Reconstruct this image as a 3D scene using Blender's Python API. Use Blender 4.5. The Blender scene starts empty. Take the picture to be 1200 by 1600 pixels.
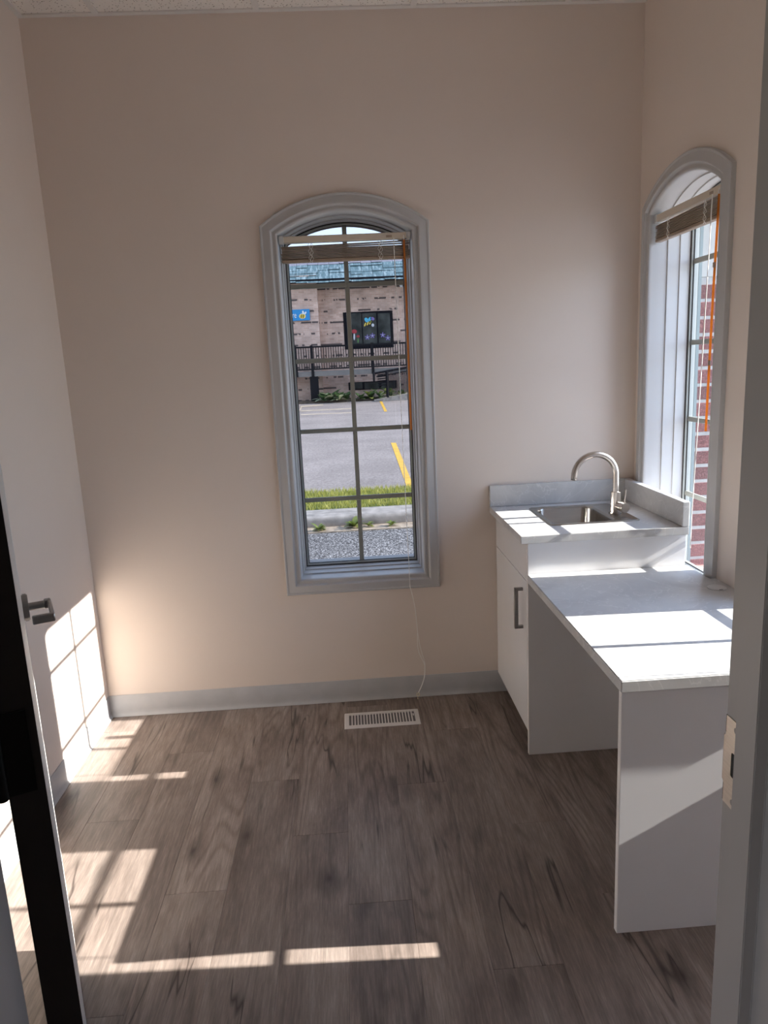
import bpy, bmesh, math, random
from mathutils import Vector, Matrix
random.seed(7)
S = bpy.context.scene
COL = S.collection

# ------------------------------------------------------------------ camera
F_PX, CAM = 1118.11, Vector((1.1492, -3.0810, 1.5143))
YAW, PITCH, ROLL = 0.0454, -0.2025, -0.0472
cyw, syw, cp, sp = math.cos(YAW), math.sin(YAW), math.cos(PITCH), math.sin(PITCH)
FWD = Vector((syw * cp, cyw * cp, sp))
_r0 = Vector((cyw, -syw, 0)); _u0 = _r0.cross(FWD)
RIGHT = math.cos(ROLL) * _r0 + math.sin(ROLL) * _u0
UP = -math.sin(ROLL) * _r0 + math.cos(ROLL) * _u0
cam = bpy.data.cameras.new('camera'); co = bpy.data.objects.new('camera', cam); COL.objects.link(co)
m = Matrix.Identity(4)
for i in range(3):
    m[i][0], m[i][1], m[i][2], m[i][3] = RIGHT[i], UP[i], -FWD[i], CAM[i]
co.matrix_world = m
cam.sensor_fit = 'VERTICAL'; cam.sensor_height = 36.0; cam.lens = F_PX / 1600 * 36.0
cam.clip_start = 0.05; cam.clip_end = 300
S.camera = co

# ------------------------------------------------------------------ sky, sun, exposure
SUN_STRENGTH, SKY_STRENGTH = 3.9, 1.28
S.view_settings.view_transform = 'Standard'; S.view_settings.look = 'None'
S.view_settings.exposure = 2.62; S.view_settings.gamma = 1.0
S.view_settings.use_curve_mapping = False
S.cycles.use_denoising = True
S.cycles.max_bounces = 14; S.cycles.diffuse_bounces = 8; S.cycles.transparent_max_bounces = 16
S.cycles.sample_clamp_indirect = 10.0
wd = bpy.data.worlds.new('sky'); S.world = wd; wd.use_nodes = True
nt = wd.node_tree; nt.nodes.clear()
tc = nt.nodes.new('ShaderNodeTexCoord'); sx = nt.nodes.new('ShaderNodeSeparateXYZ')
rp = nt.nodes.new('ShaderNodeValToRGB')
rp.color_ramp.elements[0].position = 0.0; rp.color_ramp.elements[0].color = (0.58, 0.73, 0.94, 1)
rp.color_ramp.elements[1].position = 0.7; rp.color_ramp.elements[1].color = (0.42, 0.57, 0.90, 1)
nz = nt.nodes.new('ShaderNodeTexNoise'); nz.inputs['Scale'].default_value = 3.0; nz.inputs['Detail'].default_value = 6
cr = nt.nodes.new('ShaderNodeValToRGB'); cr.color_ramp.elements[0].position = .52; cr.color_ramp.elements[1].position = .74
mx = nt.nodes.new('ShaderNodeMix'); mx.data_type = 'RGBA'; mx.inputs['B'].default_value = (1.0, 1.0, 1.0, 1)
bg = nt.nodes.new('ShaderNodeBackground'); bg.inputs['Strength'].default_value = SKY_STRENGTH
wo = nt.nodes.new('ShaderNodeOutputWorld')
L = nt.links.new
L(tc.outputs['Generated'], sx.inputs[0]); L(sx.outputs['Z'], rp.inputs[0]); L(tc.outputs['Generated'], nz.inputs['Vector'])
L(nz.outputs['Fac'], cr.inputs[0]); L(cr.outputs[0], mx.inputs['Factor']); L(rp.outputs[0], mx.inputs['A'])
L(mx.outputs['Result'], bg.inputs[0]); L(bg.outputs[0], wo.inputs[0])
sun = bpy.data.lights.new('sun', 'SUN'); sun.energy = SUN_STRENGTH; sun.angle = 0.007; sun.color = (1.0, 0.94, 0.88)
so = bpy.data.objects.new('sun', sun); COL.objects.link(so)
SUN_DIR = Vector((-1, 0.043, -0.5485)).normalized()
so.rotation_euler = SUN_DIR.to_track_quat('-Z', 'Y').to_euler(); so.location = (20, -1, 12)

# ------------------------------------------------------------------ material helpers
def srgb(r, g, b):
    f = lambda c: (c / 255 / 12.92) if c / 255 <= .04045 else ((c / 255 + .055) / 1.055) ** 2.4
    return (f(r), f(g), f(b), 1)
class NT:
    def __init__(s, name):
        s.m = bpy.data.materials.new(name); s.m.use_nodes = True; s.t = s.m.node_tree
        s.b = s.t.nodes['Principled BSDF']; s.o = s.t.nodes['Material Output']
    def n(s, typ, **kw):
        x = s.t.nodes.new('ShaderNode' + typ)
        for k, v in kw.items():
            if hasattr(x, k): setattr(x, k, v)
            else: x.inputs[k.replace('_', ' ')].default_value = v
        return x
    def l(s, a, b): s.t.links.new(a, b)
    def ramp(s, src, stops):
        r = s.n('ValToRGB'); e = r.color_ramp.elements
        while len(e) < len(stops): e.new(.5)
        for el, (p, c) in zip(e, stops):
            el.position = p; el.color = c if len(c) == 4 else (*c, 1)
        s.l(src, r.inputs[0]); return r.outputs[0]
    def mix(s, fac, a, b, blend='MIX'):
        x = s.n('Mix', data_type='RGBA', blend_type=blend)
        for sock, val in (('Factor', fac), ('A', a), ('B', b)):
            if hasattr(val, 'links'): s.l(val, x.inputs[sock])
            elif sock == 'Factor': x.inputs['Factor'].default_value = val
            else: x.inputs[sock].default_value = val if len(val) == 4 else (*val, 1)
        return x.outputs['Result']
    def coords(s, scale=(1, 1, 1), kind='Object', rnd=False):
        c = s.n('TexCoord'); mp = s.n('Mapping'); mp.inputs['Scale'].default_value = scale
        s.l(c.outputs[kind], mp.inputs['Vector'])
        if rnd:
            oi = s.n('ObjectInfo'); mu = s.n('Math', operation='MULTIPLY'); mu.inputs[1].default_value = 57.0
            s.l(oi.outputs['Random'], mu.inputs[0]); cb = s.n('CombineXYZ')
            s.l(mu.outputs[0], cb.inputs[0]); s.l(mu.outputs[0], cb.inputs[1]); s.l(cb.outputs[0], mp.inputs['Location'])
            return mp.outputs[0], oi.outputs['Random']
        return mp.outputs[0]
    def bump(s, src, strength=.2, dist=.002):
        b = s.n('Bump'); b.inputs['Strength'].default_value = strength; b.inputs['Distance'].default_value = dist
        s.l(src, b.inputs['Height']); s.l(b.outputs[0], s.b.inputs['Normal'])
def plain(name, col, rough=.5, metal=0., noise=0., nscale=8., bump=0., spec=.5, bscale=200.):
    k = NT(name); k.b.inputs['Roughness'].default_value = rough; k.b.inputs['Metallic'].default_value = metal
    k.b.inputs['Specular IOR Level'].default_value = spec
    v = k.coords()
    z = k.n('TexNoise', Scale=nscale, Detail=4.0); k.l(v, z.inputs['Vector'])
    c = tuple(col[:3])
    lo = tuple(x * (1 - noise) for x in c); hi = tuple(min(1, x * (1 + noise)) for x in c)
    k.l(k.ramp(z.outputs['Fac'], [(.3, lo), (.7, hi)]), k.b.inputs['Base Color'])
    if bump:
        z2 = k.n('TexNoise', Scale=bscale, Detail=3.0); k.l(v, z2.inputs['Vector']); k.bump(z2.outputs['Fac'], bump, .001)
    return k.m

M = {}
M['wall'] = plain('wall_paint', (.735, .645, .578), .62, noise=.015, nscale=3, bump=.12, bscale=260)
M['casing'] = plain('grey_casing_paint', (.50, .495, .495), .38, noise=.02)
M['base'] = plain('grey_vinyl_base', (.45, .45, .46), .42, noise=.05, nscale=14)
M['frame'] = plain('taupe_frame_paint', (.36, .335, .32), .4, noise=.02)
M['sash'] = plain('pale_vinyl_sash', (.36, .38, .36), .35, noise=.02)
M['muntin'] = plain('olive_grey_muntin', (.30, .30, .26), .4, noise=.02)
M['gasket'] = plain('black_gasket', (.012, .012, .013), .5)
M['screenframe'] = plain('teal_grey_flange', (.15, .19, .195), .5, noise=.04)
M['lam'] = plain('white_laminate', (.80, .80, .81), .22, noise=.01)
M['lamside'] = plain('white_panel', (.78, .78, .795), .34, noise=.01)
M['edge'] = plain('white_edge_band', (.82, .80, .78), .3)
M['dark'] = plain('recess_shade', (.02, .018, .017), .7)  # near-black colour stands in for the shade inside holes and slots
M['toe'] = plain('toe_kick', (.12, .115, .11), .6)
M['ceil_grid'] = plain('white_ceiling_grid', (.74, .72, .69), .45)
M['doorface'] = plain('grey_door_paint', (.48, .46, .44), .45, noise=.02)
M['dooredge'] = plain('black_door_edge', (.006, .004, .004), .6)
M['slat'] = plain('brown_blind_slat', (.33, .25, .185), .45, noise=.12, nscale=30)
M['rail'] = plain('beige_headrail', (.62, .54, .44), .4)
M['cordm'] = plain('white_cord', (.86, .84, .80), .7)
M['clear'] = plain('clear_bracket', (.55, .55, .54), .25)
M['tassel'] = plain('cream_tassel', (.72, .64, .42), .4)
M['reg'] = plain('white_register_enamel', (.80, .77, .75), .4)
M['grommet'] = plain('white_grommet', (.66, .66, .66), .4)
M['black_metal'] = plain('black_rail_paint', (.012, .012, .015), .6, spec=.1)
M['concrete'] = plain('concrete', (.36, .32, .28), .85, noise=.3, nscale=9, bump=.3, bscale=60)
M['deck'] = plain('grey_deck', (.20, .185, .17), .7, noise=.08)
M['yellow'] = plain('yellow_line_paint', (.72, .42, .05), .7, noise=.2, nscale=9)
M['paleline'] = plain('worn_line_paint', (.50, .41, .30), .8, noise=.25, nscale=4)
M['hall'] = plain('corridor_paint', (.36, .31, .265), .65, noise=.015)
M['soil'] = plain('mulch', (.10, .075, .055), .95, noise=.5, nscale=12, bump=.5, bscale=40)
M['dirt'] = plain('sandy_dirt', (.42, .33, .24), .95, noise=.35, nscale=14)
M['stone'] = plain('pale_limestone', (.30, .30, .29), .8, noise=.08, nscale=12)
M['signblue'] = plain('sign_blue', (.02, .28, .62), .4)
M['signwhite'] = plain('sign_white', (.85, .87, .88), .5)
M['beeyellow'] = plain('decal_yellow', (.85, .62, .10), .5)
M['beeblue'] = plain('decal_blue', (.10, .55, .80), .5)
M['purple'] = plain('decal_purple', (.22, .16, .42), .5)
M['red'] = plain('decal_red', (.42, .03, .04), .5)
M['decalgreen'] = plain('decal_green', (.12, .30, .08), .5)
M['decalwhite'] = plain('decal_white', (.7, .7, .72), .5)
M['bldframe'] = plain('dark_window_frame', (.008, .008, .012), .6, spec=.1)

def m_metal(name, col, rough, aniso=.0):
    k = NT(name); k.b.inputs['Metallic'].default_value = 1; k.b.inputs['Roughness'].default_value = rough
    v = k.coords((6, 6, 260)); z = k.n('TexNoise', Scale=1.0, Detail=2.0); k.l(v, z.inputs['Vector'])
    k.l(k.ramp(z.outputs['Fac'], [(.3, tuple(c * .9 for c in col)), (.7, col)]), k.b.inputs['Base Color'])
    k.bump(z.outputs['Fac'], .04, .0005); return k.m
M['nickel'] = m_metal('brushed_nickel', (.66, .61, .57), .27)
M['darknickel'] = m_metal('satin_nickel_lever', (.34, .33, .32), .3)
M['steel'] = m_metal('stainless_steel', (.44, .42, .395), .24)
M['strike'] = m_metal('strike_metal', (.72, .66, .60), .38)
M['hinge'] = m_metal('dark_hinge', (.02, .02, .02), .5)

def m_wood():
    k = NT('vinyl_oak_plank'); k.b.inputs['Specular IOR Level'].default_value = .35
    v, rnd = k.coords((1, 1, 1), rnd=True)
    def mp(sc):
        q = k.n('Mapping'); q.inputs['Scale'].default_value = sc; k.l(v, q.inputs['Vector']); return q.outputs[0]
    def noise(sc, **kw):
        z = k.n('TexNoise', Scale=1.0, **kw); k.l(mp(sc), z.inputs['Vector']); return z.outputs['Fac']
    def math_(op, a, b=None):
        x = k.n('Math', operation=op); k.l(a, x.inputs[0])
        if b is not None: x.inputs[1].default_value = b
        return x.outputs[0]
    blot = noise((7, 2.2, 1), Detail=4.0, Roughness=.6, Distortion=.5)
    grain = noise((7.5, .85, 1), Detail=1.5, Roughness=.4, Distortion=.25)
    streak = noise((34, 1.1, 1), Detail=4.0, Roughness=.65, Distortion=.3)
    fine = noise((170, 11, 1), Detail=4.0, Roughness=.75)
    c = k.ramp(blot, [(.28, (.155, .122, .105)), (.50, (.245, .200, .175)), (.72, (.31, .262, .233))])
    rings = math_('SINE', math_('MULTIPLY', grain, 95.0))
    r5 = k.n('Math', operation='MULTIPLY_ADD'); k.l(rings, r5.inputs[0]); r5.inputs[1].default_value = .5; r5.inputs[2].default_value = .5
    rm = k.ramp(r5.outputs[0], [(-.0, (.70, .68, .67)), (.35, (1, 1, 1)), (.9, (1.16, 1.15, 1.15))])
    patch = k.ramp(noise((5, .9, 1), Detail=1.0), [(.42, (0, 0, 0)), (.62, (.75, .75, .75))])
    c = k.mix(patch, c, k.mix(1.0, c, rm, 'MULTIPLY'))
    c = k.mix(.45, c, k.ramp(streak, [(.3, (.62, .60, .59)), (.52, (1, 1, 1)), (.75, (1.28, 1.27, 1.26))]), 'MULTIPLY')
    c = k.mix(.50, c, k.ramp(fine, [(.34, (.62, .60, .58)), (.52, (1, 1, 1)), (.66, (1.55, 1.52, 1.48))]), 'MULTIPLY')
    # knots
    warp = k.n('TexNoise', Scale=1.0, Detail=3.0); k.l(mp((16, 5, 1)), warp.inputs['Vector'])
    sc = k.n('VectorMath', operation='SCALE'); sc.inputs['Scale'].default_value = .34; k.l(warp.outputs['Color'], sc.inputs[0])
    wv = k.n('VectorMath', operation='ADD'); k.l(mp((7.5, 2.9, 0)), wv.inputs[0]); k.l(sc.outputs[0], wv.inputs[1])
    vo = k.n('TexVoronoi', Scale=1.0); k.l(wv.outputs[0], vo.inputs['Vector'])
    sel = k.n('SeparateColor'); k.l(vo.outputs['Color'], sel.inputs[0])
    pick = math_('GREATER_THAN', sel.outputs[0], .42)
    kn = k.ramp(vo.outputs['Distance'], [(.02, (.9, .9, .9)), (.09, (.55, .55, .55)), (.30, (0, 0, 0))])
    mm = k.n('Math', operation='MULTIPLY'); k.l(kn, mm.inputs[0]); k.l(pick, mm.inputs[1])
    c = k.mix(mm.outputs[0], c, (.045, .034, .030))
    # thin dark cracks that wander along the plank
    ck = noise((8, .7, 1), Detail=3.0, Distortion=.5)
    ab = math_('ABSOLUTE', math_('SUBTRACT', ck, .5))
    line = k.ramp(ab, [(.0, (.85, .85, .85)), (.006, (.5, .5, .5)), (.014, (0, 0, 0))])
    msk = k.ramp(noise((3, 1.7, 1), Detail=1.0), [(.53, (0, 0, 0)), (.60, (1, 1, 1))])
    m2 = k.n('Math', operation='MULTIPLY'); k.l(line, m2.inputs[0]); k.l(msk, m2.inputs[1])
    c = k.mix(m2.outputs[0], c, (.040, .030, .026))
    c = k.mix(1.0, c, k.ramp(rnd, [(0, (.90, .90, .90)), (1, (1.12, 1.11, 1.10))]), 'MULTIPLY')
    k.l(c, k.b.inputs['Base Color'])
    k.l(k.ramp(fine, [(.3, (.46, .46, .46)), (.7, (.36, .36, .36))]), k.b.inputs['Roughness'])
    k.bump(fine, .05, .0004)
    return k.m
M['wood'] = m_wood()

def m_marble():
    k = NT('grey_marble_laminate'); k.b.inputs['Roughness'].default_value = .33
    v = k.coords((1, 1, 1), 'Object')
    a = k.n('TexNoise', Scale=4.5, Detail=6.0, Roughness=.6, Distortion=1.2); k.l(v, a.inputs['Vector'])
    b = k.n('TexNoise', Scale=5.0, Detail=3.0, Distortion=2.6); k.l(v, b.inputs['Vector'])
    c = k.ramp(a.outputs['Fac'], [(.3, (.47, .47, .475)), (.55, (.56, .56, .56)), (.75, (.62, .615, .61))])
    ve = k.ramp(b.outputs['Fac'], [(.485, (0, 0, 0)), (.5, (.55, .55, .55)), (.515, (0, 0, 0))])
    c = k.mix(ve, c, (.74, .735, .73)); k.l(c, k.b.inputs['Base Color']); return k.m
M['marble'] = m_marble()

def m_tile():
    k = NT('mineral_fibre_tile'); k.b.inputs['Roughness'].default_value = .9
    v = k.coords()
    a = k.n('TexNoise', Scale=150.0, Detail=2.0); k.l(v, a.inputs['Vector'])
    b = k.n('TexVoronoi', Scale=95.0); k.l(v, b.inputs['Vector'])
    h = k.ramp(b.outputs['Distance'], [(.16, (0, 0, 0)), (.26, (1, 1, 1))])
    g = k.ramp(a.outputs['Fac'], [(.42, (.1, .1, .1)), (.5, (1, 1, 1))])
    mk = k.mix(1.0, h, g, 'LIGHTEN'); mk = h
    c = k.mix(mk, (.30, .26, .22), (.86, .82, .77)); k.l(c, k.b.inputs['Base Color'])
    k.bump(mk, .5, .002); return k.m
M['tile'] = m_tile()

def m_glass(name, tint):
    k = NT(name); k.t.nodes.remove(k.b)
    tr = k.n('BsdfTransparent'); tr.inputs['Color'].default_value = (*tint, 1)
    gl = k.n('BsdfGlossy'); gl.inputs['Roughness'].default_value = .01
    lw_ = k.n('LayerWeight', Blend=.5); pw = k.n('Math', operation='POWER'); pw.inputs[1].default_value = 4.0; ma = k.n('Math', operation='MULTIPLY_ADD')
    ma.inputs[1].default_value = .45; ma.inputs[2].default_value = .04; ms = k.n('MixShader')
    k.l(lw_.outputs['Facing'], pw.inputs[0]); k.l(pw.outputs[0], ma.inputs[0]); k.l(ma.outputs[0], ms.inputs[0]); k.l(tr.outputs[0], ms.inputs[1]); k.l(gl.outputs[0], ms.inputs[2]); k.l(ms.outputs[0], k.o.inputs['Surface'])
    return k.m
M['glass'] = m_glass('clear_window_glass', (.90, .92, .91))
M['glass_grey'] = m_glass('screened_dimmed_glass', (.205, .208, .208))  # tint also dims the outdoor view to suit the exposure, besides the insect screen
M['fill_glass'] = m_glass('warm_fill_glass', (.80, .66, .56))  # tint chosen to warm the fill light from the added corridor opening
def m_darkglass():
    k = NT('dark_reflective_glass'); k.b.inputs['Base Color'].default_value = (.035, .04, .042, 1); k.b.inputs['Roughness'].default_value = .15; k.b.inputs['Specular IOR Level'].default_value = .15
    v = k.coords(); z = k.n('TexNoise', Scale=2.5, Detail=4.0); k.l(v, z.inputs['Vector'])
    k.l(k.ramp(z.outputs['Fac'], [(.35, (.02, .022, .02)), (.7, (.09, .095, .085))]), k.b.inputs['Base Color']); return k.m
M['darkglass'] = m_darkglass()
def m_amber():
    k = NT('amber_plastic'); k.b.inputs['Base Color'].default_value = (.46, .19, .045, 1); k.b.inputs['Roughness'].default_value = .2
    tl = k.n('BsdfTranslucent'); tl.inputs['Color'].default_value = (.95, .46, .12, 1); ms = k.n('MixShader'); ms.inputs[0].default_value = .55
    k.l(k.b.outputs[0], ms.inputs[1]); k.l(tl.outputs[0], ms.inputs[2]); k.l(ms.outputs[0], k.o.inputs['Surface']); return k.m
M['amber'] = m_amber()
def m_speck(name, lo, mid, hi, sc, patch=.2):
    k = NT(name); k.b.inputs['Roughness'].default_value = .9; k.b.inputs['Specular IOR Level'].default_value = .2
    v = k.coords(); a = k.n('TexNoise', Scale=sc, Detail=3.0, Roughness=.7); k.l(v, a.inputs['Vector'])
    b = k.n('TexNoise', Scale=.9, Detail=4.0); k.l(v, b.inputs['Vector'])
    c = k.ramp(a.outputs['Fac'], [(.35, lo), (.5, mid), (.65, hi)])
    c = k.mix(1.0, c, k.ramp(b.outputs['Fac'], [(.3, (1 - patch,) * 3), (.7, (1 + patch,) * 3)]), 'MULTIPLY')
    k.l(c, k.b.inputs['Base Color']); k.bump(a.outputs['Fac'], .5, .004); return k.m
M['gravel'] = m_speck('coarse_asphalt', (.018, .017, .017), (.12, .112, .108), (.62, .59, .56), 55)
M['asphalt'] = m_speck('pale_asphalt', (.24, .205, .185), (.315, .272, .248), (.39, .34, .312), 26, .16)
M['lawn'] = m_speck('lawn_soil', (.07, .09, .03), (.12, .15, .045), (.2, .22, .08), 30)
def m_leaf(name, a, b):
    k = NT(name); k.b.inputs['Roughness'].default_value = .5
    v = k.coords(); z = k.n('TexNoise', Scale=9.0, Detail=2.0); k.l(v, z.inputs['Vector'])
    c = k.ramp(z.outputs['Fac'], [(.3, a), (.7, b)]); k.l(c, k.b.inputs['Base Color'])
    tl = k.n('BsdfTranslucent'); k.l(c, tl.inputs['Color']); ms = k.n('MixShader'); ms.inputs[0].default_value = .35
    k.l(k.b.outputs[0], ms.inputs[1]); k.l(tl.outputs[0], ms.inputs[2]); k.l(ms.outputs[0], k.o.inputs['Surface']); return k.m
M['blade'] = m_leaf('grass_blade', (.24, .27, .045), (.62, .58, .16))
M['leaf'] = m_leaf('hosta_leaf', (.035, .075, .03), (.12, .20, .07))
M['leafpale'] = m_leaf('pale_leaf', (.45, .50, .30), (.72, .74, .52))
M['weed'] = m_leaf('weed_leaf', (.10, .17, .03), (.38, .40, .10))
def m_brickfar(name, a, b, mo):
    k = NT(name); k.b.inputs['Roughness'].default_value = .9
    v = k.coords((1, 1, 1)); sw = k.n('SeparateXYZ'); cb = k.n('CombineXYZ'); ad = k.n('Math', operation='ADD')
    k.l(v, sw.inputs[0]); k.l(sw.outputs[0], ad.inputs[0]); k.l(sw.outputs[1], ad.inputs[1]); k.l(ad.outputs[0], cb.inputs[0]); k.l(sw.outputs[2], cb.inputs[1])
    br = k.n('TexBrick', Scale=1.0); br.inputs['Brick Width'].default_value = .215; br.inputs['Row Height'].default_value = .0677
    br.inputs['Mortar Size'].default_value = .006; br.inputs['Color1'].default_value = (*a, 1); br.inputs['Color2'].default_value = (*b, 1); br.inputs['Mortar'].default_value = (*mo, 1)
    k.l(cb.outputs[0], br.inputs['Vector'])
    z = k.n('TexNoise', Scale=2.2, Detail=5.0); k.l(v, z.inputs['Vector'])
    c = k.mix(1.0, br.outputs['Color'], k.ramp(z.outputs['Fac'], [(.3, (.75, .74, .74)), (.7, (1.2, 1.18, 1.16))]), 'MULTIPLY')
    # rows of dark headers, roughly every eleventh course
    wv = k.n('Math', operation='MULTIPLY'); wv.inputs[1].default_value = 1 / (.0677 * 6); k.l(sw.outputs[2], wv.inputs[0])
    fr = k.n('Math', operation='FRACT'); k.l(wv.outputs[0], fr.inputs[0])
    lt = k.n('Math', operation='LESS_THAN'); lt.inputs[1].default_value = 1 / 6; k.l(fr.outputs[0], lt.inputs[0])
    hm = k.n('TexNoise', Scale=1.0, Detail=2.0); q = k.n('Mapping'); q.inputs['Scale'].default_value = (4.5, 4.5, 1.3); k.l(v, q.inputs['Vector']); k.l(q.outputs[0], hm.inputs['Vector'])
    gt = k.n('Math', operation='GREATER_THAN'); gt.inputs[1].default_value = .50; k.l(hm.outputs['Fac'], gt.inputs[0])
    mu = k.n('Math', operation='MULTIPLY'); k.l(lt.outputs[0], mu.inputs[0]); k.l(gt.outputs[0], mu.inputs[1])
    c = k.mix(mu.outputs[0], c, (.12, .09, .08))
    k.l(c, k.b.inputs['Base Color']); return k.m
M['brickfar'] = m_brickfar('pink_tan_brick', (.56, .38, .30), (.74, .53, .43), (.68, .55, .47))
M['brickred_tex'] = m_brickfar('red_brick_veneer', (.26, .085, .075), (.33, .12, .10), (.55, .53, .5))
def m_brick():
    k = NT('red_face_brick'); k.b.inputs['Roughness'].default_value = .85
    v, rnd = k.coords(rnd=True); z = k.n('TexNoise', Scale=160.0, Detail=3.0); k.l(v, z.inputs['Vector'])
    c = k.ramp(z.outputs['Fac'], [(.3, (.075, .024, .024)), (.55, (.125, .044, .042)), (.75, (.20, .09, .08))])
    c = k.mix(1.0, c, k.ramp(rnd, [(0, (.8, .8, .8)), (1, (1.2, 1.15, 1.15))]), 'MULTIPLY')
    k.l(c, k.b.inputs['Base Color']); k.bump(z.outputs['Fac'], .4, .002); return k.m
M['brick'] = m_brick()
M['mortar'] = plain('pale_mortar', (.27, .265, .255), .95, noise=.1, nscale=40, bump=.4, bscale=120)
def m_roof():
    k = NT('teal_slate_shingle'); k.b.inputs['Roughness'].default_value = .6
    v = k.coords((9, 1, 2)); z = k.n('TexNoise', Scale=1.5, Detail=4.0, Roughness=.7); k.l(v, z.inputs['Vector'])
    k.l(k.ramp(z.outputs['Fac'], [(.3, (.05, .10, .11)), (.5, (.115, .19, .21)), (.68, (.34, .43, .45))]), k.b.inputs['Base Color']); return k.m
M['roof'] = m_roof()
M['roofgrey'] = plain('grey_roof_top', (.25, .24, .28), .7, noise=.15, nscale=6)

# ------------------------------------------------------------------ object helpers
def tag(o, label=None, cat=None, group=None, kind=None):
    if label: o['label'] = label
    if cat: o['category'] = cat
    if group: o['group'] = group
    if kind: o['kind'] = kind
    return o
def link(o, parent=None):
    COL.objects.link(o)
    if parent is not None: o.parent = parent
    return o
def empty(name, loc=(0, 0, 0), rz=0, parent=None):
    o = bpy.data.objects.new(name, None); o.location = loc; o.rotation_euler = (0, 0, rz); o.empty_display_size = .05
    return link(o, parent)
def fin(name, bm, mat, parent=None, smooth=False, recalc=True):
    if recalc: bmesh.ops.recalc_face_normals(bm, faces=bm.faces)
    me = bpy.data.meshes.new(name); bm.to_mesh(me); bm.free()
    me.materials.append(M[mat] if isinstance(mat, str) else mat)
    if smooth:
        for p in me.polygons: p.use_smooth = True
        me.set_sharp_from_angle(angle=math.radians(38))
    return link(bpy.data.objects.new(name, me), parent)
def add_box(bm, lo, hi, bev=0.0, seg=2):
    r = bmesh.ops.create_cube(bm, size=1); vs = r['verts']
    for v in vs:
        for i in range(3): v.co[i] = lo[i] if v.co[i] < 0 else hi[i]
    if bev:
        es = list({e for v in vs for e in v.link_edges})
        bmesh.ops.bevel(bm, geom=es, offset=bev, segments=seg, affect='EDGES', profile=.5)
def box(name, lo, hi, mat, parent=None, bev=0.0, seg=2):
    bm = bmesh.new(); add_box(bm, lo, hi, bev, seg)
    return fin(name, bm, mat, parent)
def add_cyl(bm, a, b, r, n=24, r2=None, cap=True):
    a, b = Vector(a), Vector(b); d = b - a
    q = d.to_track_quat('Z', 'Y').to_matrix().to_4x4(); q.translation = (a + b) / 2
    bmesh.ops.create_cone(bm, cap_ends=cap, segments=n, radius1=r, radius2=r if r2 is None else r2, depth=d.length, matrix=q)
def cyl(name, a, b, r, mat, parent=None, n=24, bev=0, r2=None):
    bm = bmesh.new(); add_cyl(bm, a, b, r, n, r2)
    if bev:
        es = [e for e in bm.edges if len(e.link_faces) == 2 and any(len(f.verts) > 4 for f in e.link_faces)]
        bmesh.ops.bevel(bm, geom=es, offset=bev, segments=2, affect='EDGES')
    return fin(name, bm, mat, parent, smooth=True)
def tube_bm(bm, pts, r, n=8):
    pts = [Vector(p) for p in pts]; rings = []
    prev = None
    for i, p in enumerate(pts):
        t = (pts[min(i + 1, len(pts) - 1)] - pts[max(i - 1, 0)]).normalized()
        ref = prev if prev is not None else (Vector((0, 1, 0)) if abs(t.y) < .9 else Vector((1, 0, 0)))
        s = (ref - t * ref.dot(t)).normalized(); prev = s; w = t.cross(s)
        rr = r[i] if isinstance(r, (list, tuple)) else r
        rings.append([bm.verts.new(p + s * rr * math.cos(2 * math.pi * j / n) + w * rr * math.sin(2 * math.pi * j / n)) for j in range(n)])
    for a, b in zip(rings, rings[1:]):
        for j in range(n): bm.faces.new((a[j], a[(j + 1) % n], b[(j + 1) % n], b[j]))
    bm.faces.new(list(reversed(rings[0]))); bm.faces.new(rings[-1])
def tube(name, pts, r, mat, parent=None, n=8):
    bm = bmesh.new(); tube_bm(bm, pts, r, n); return fin(name, bm, mat, parent, smooth=True)
def smooth_pts(pts, k=6):
    pts = [Vector(p) for p in pts]; out = []
    for i in range(len(pts) - 1):
        p0, p1, p2, p3 = pts[max(i - 1, 0)], pts[i], pts[i + 1], pts[min(i + 2, len(pts) - 1)]
        for j in range(k):
            t = j / k
            out.append(.5 * ((2 * p1) + (p2 - p0) * t + (2 * p0 - 5 * p1 + 4 * p2 - p3) * t * t + (3 * p1 - p0 - 3 * p2 + p3) * t ** 3))
    out.append(pts[-1]); return out
def prism(name, outline, T, d0, d1, mat, parent=None, holes=(), bev=0):
    """2D outline (u,v) with holes, extruded from d0 to d1; T maps (u,v,d) to the world."""
    bm = bmesh.new(); loops = []
    for loop in [outline] + list(holes):
        vs = [bm.verts.new((u, v, 0)) for u, v in loop]
        loops.append([bm.edges.new((vs[i], vs[(i + 1) % len(vs)])) for i in range(len(vs))])
    if holes:
        bmesh.ops.triangle_fill(bm, use_beauty=True, use_dissolve=False, edges=[e for l_ in loops for e in l_])
    else:
        bm.faces.new([e.verts[0] for e in loops[0]])
    r = bmesh.ops.extrude_face_region(bm, geom=list(bm.faces))
    for g in r['geom']:
        if isinstance(g, bmesh.types.BMVert): g.co.z = 1
    for v in bm.verts:
        v.co = Vector(T(v.co.x, v.co.y, d1 if v.co.z > .5 else d0))
    bmesh.ops.recalc_face_normals(bm, faces=bm.faces)
    if bev:
        es = [e for e in bm.edges if len(e.link_faces) == 2 and e.calc_face_angle(0) > .6]
        bmesh.ops.bevel(bm, geom=es, offset=bev, segments=2, affect='EDGES')
    return fin(name, bm, mat, parent)
XY = lambda u, v, d: (u, v, d)
def poly(name, pts, mat, parent=None, thick=0.0, axis=(0, 1, 0)):
    """flat polygon, given a small thickness along axis"""
    bm = bmesh.new(); a = [bm.verts.new(p) for p in pts]; bm.faces.new(a)
    if thick:
        r = bmesh.ops.extrude_face_region(bm, geom=list(bm.faces))
        for g in r['geom']:
            if isinstance(g, bmesh.types.BMVert): g.co += Vector(axis) * thick
    return fin(name, bm, mat, parent)

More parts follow.
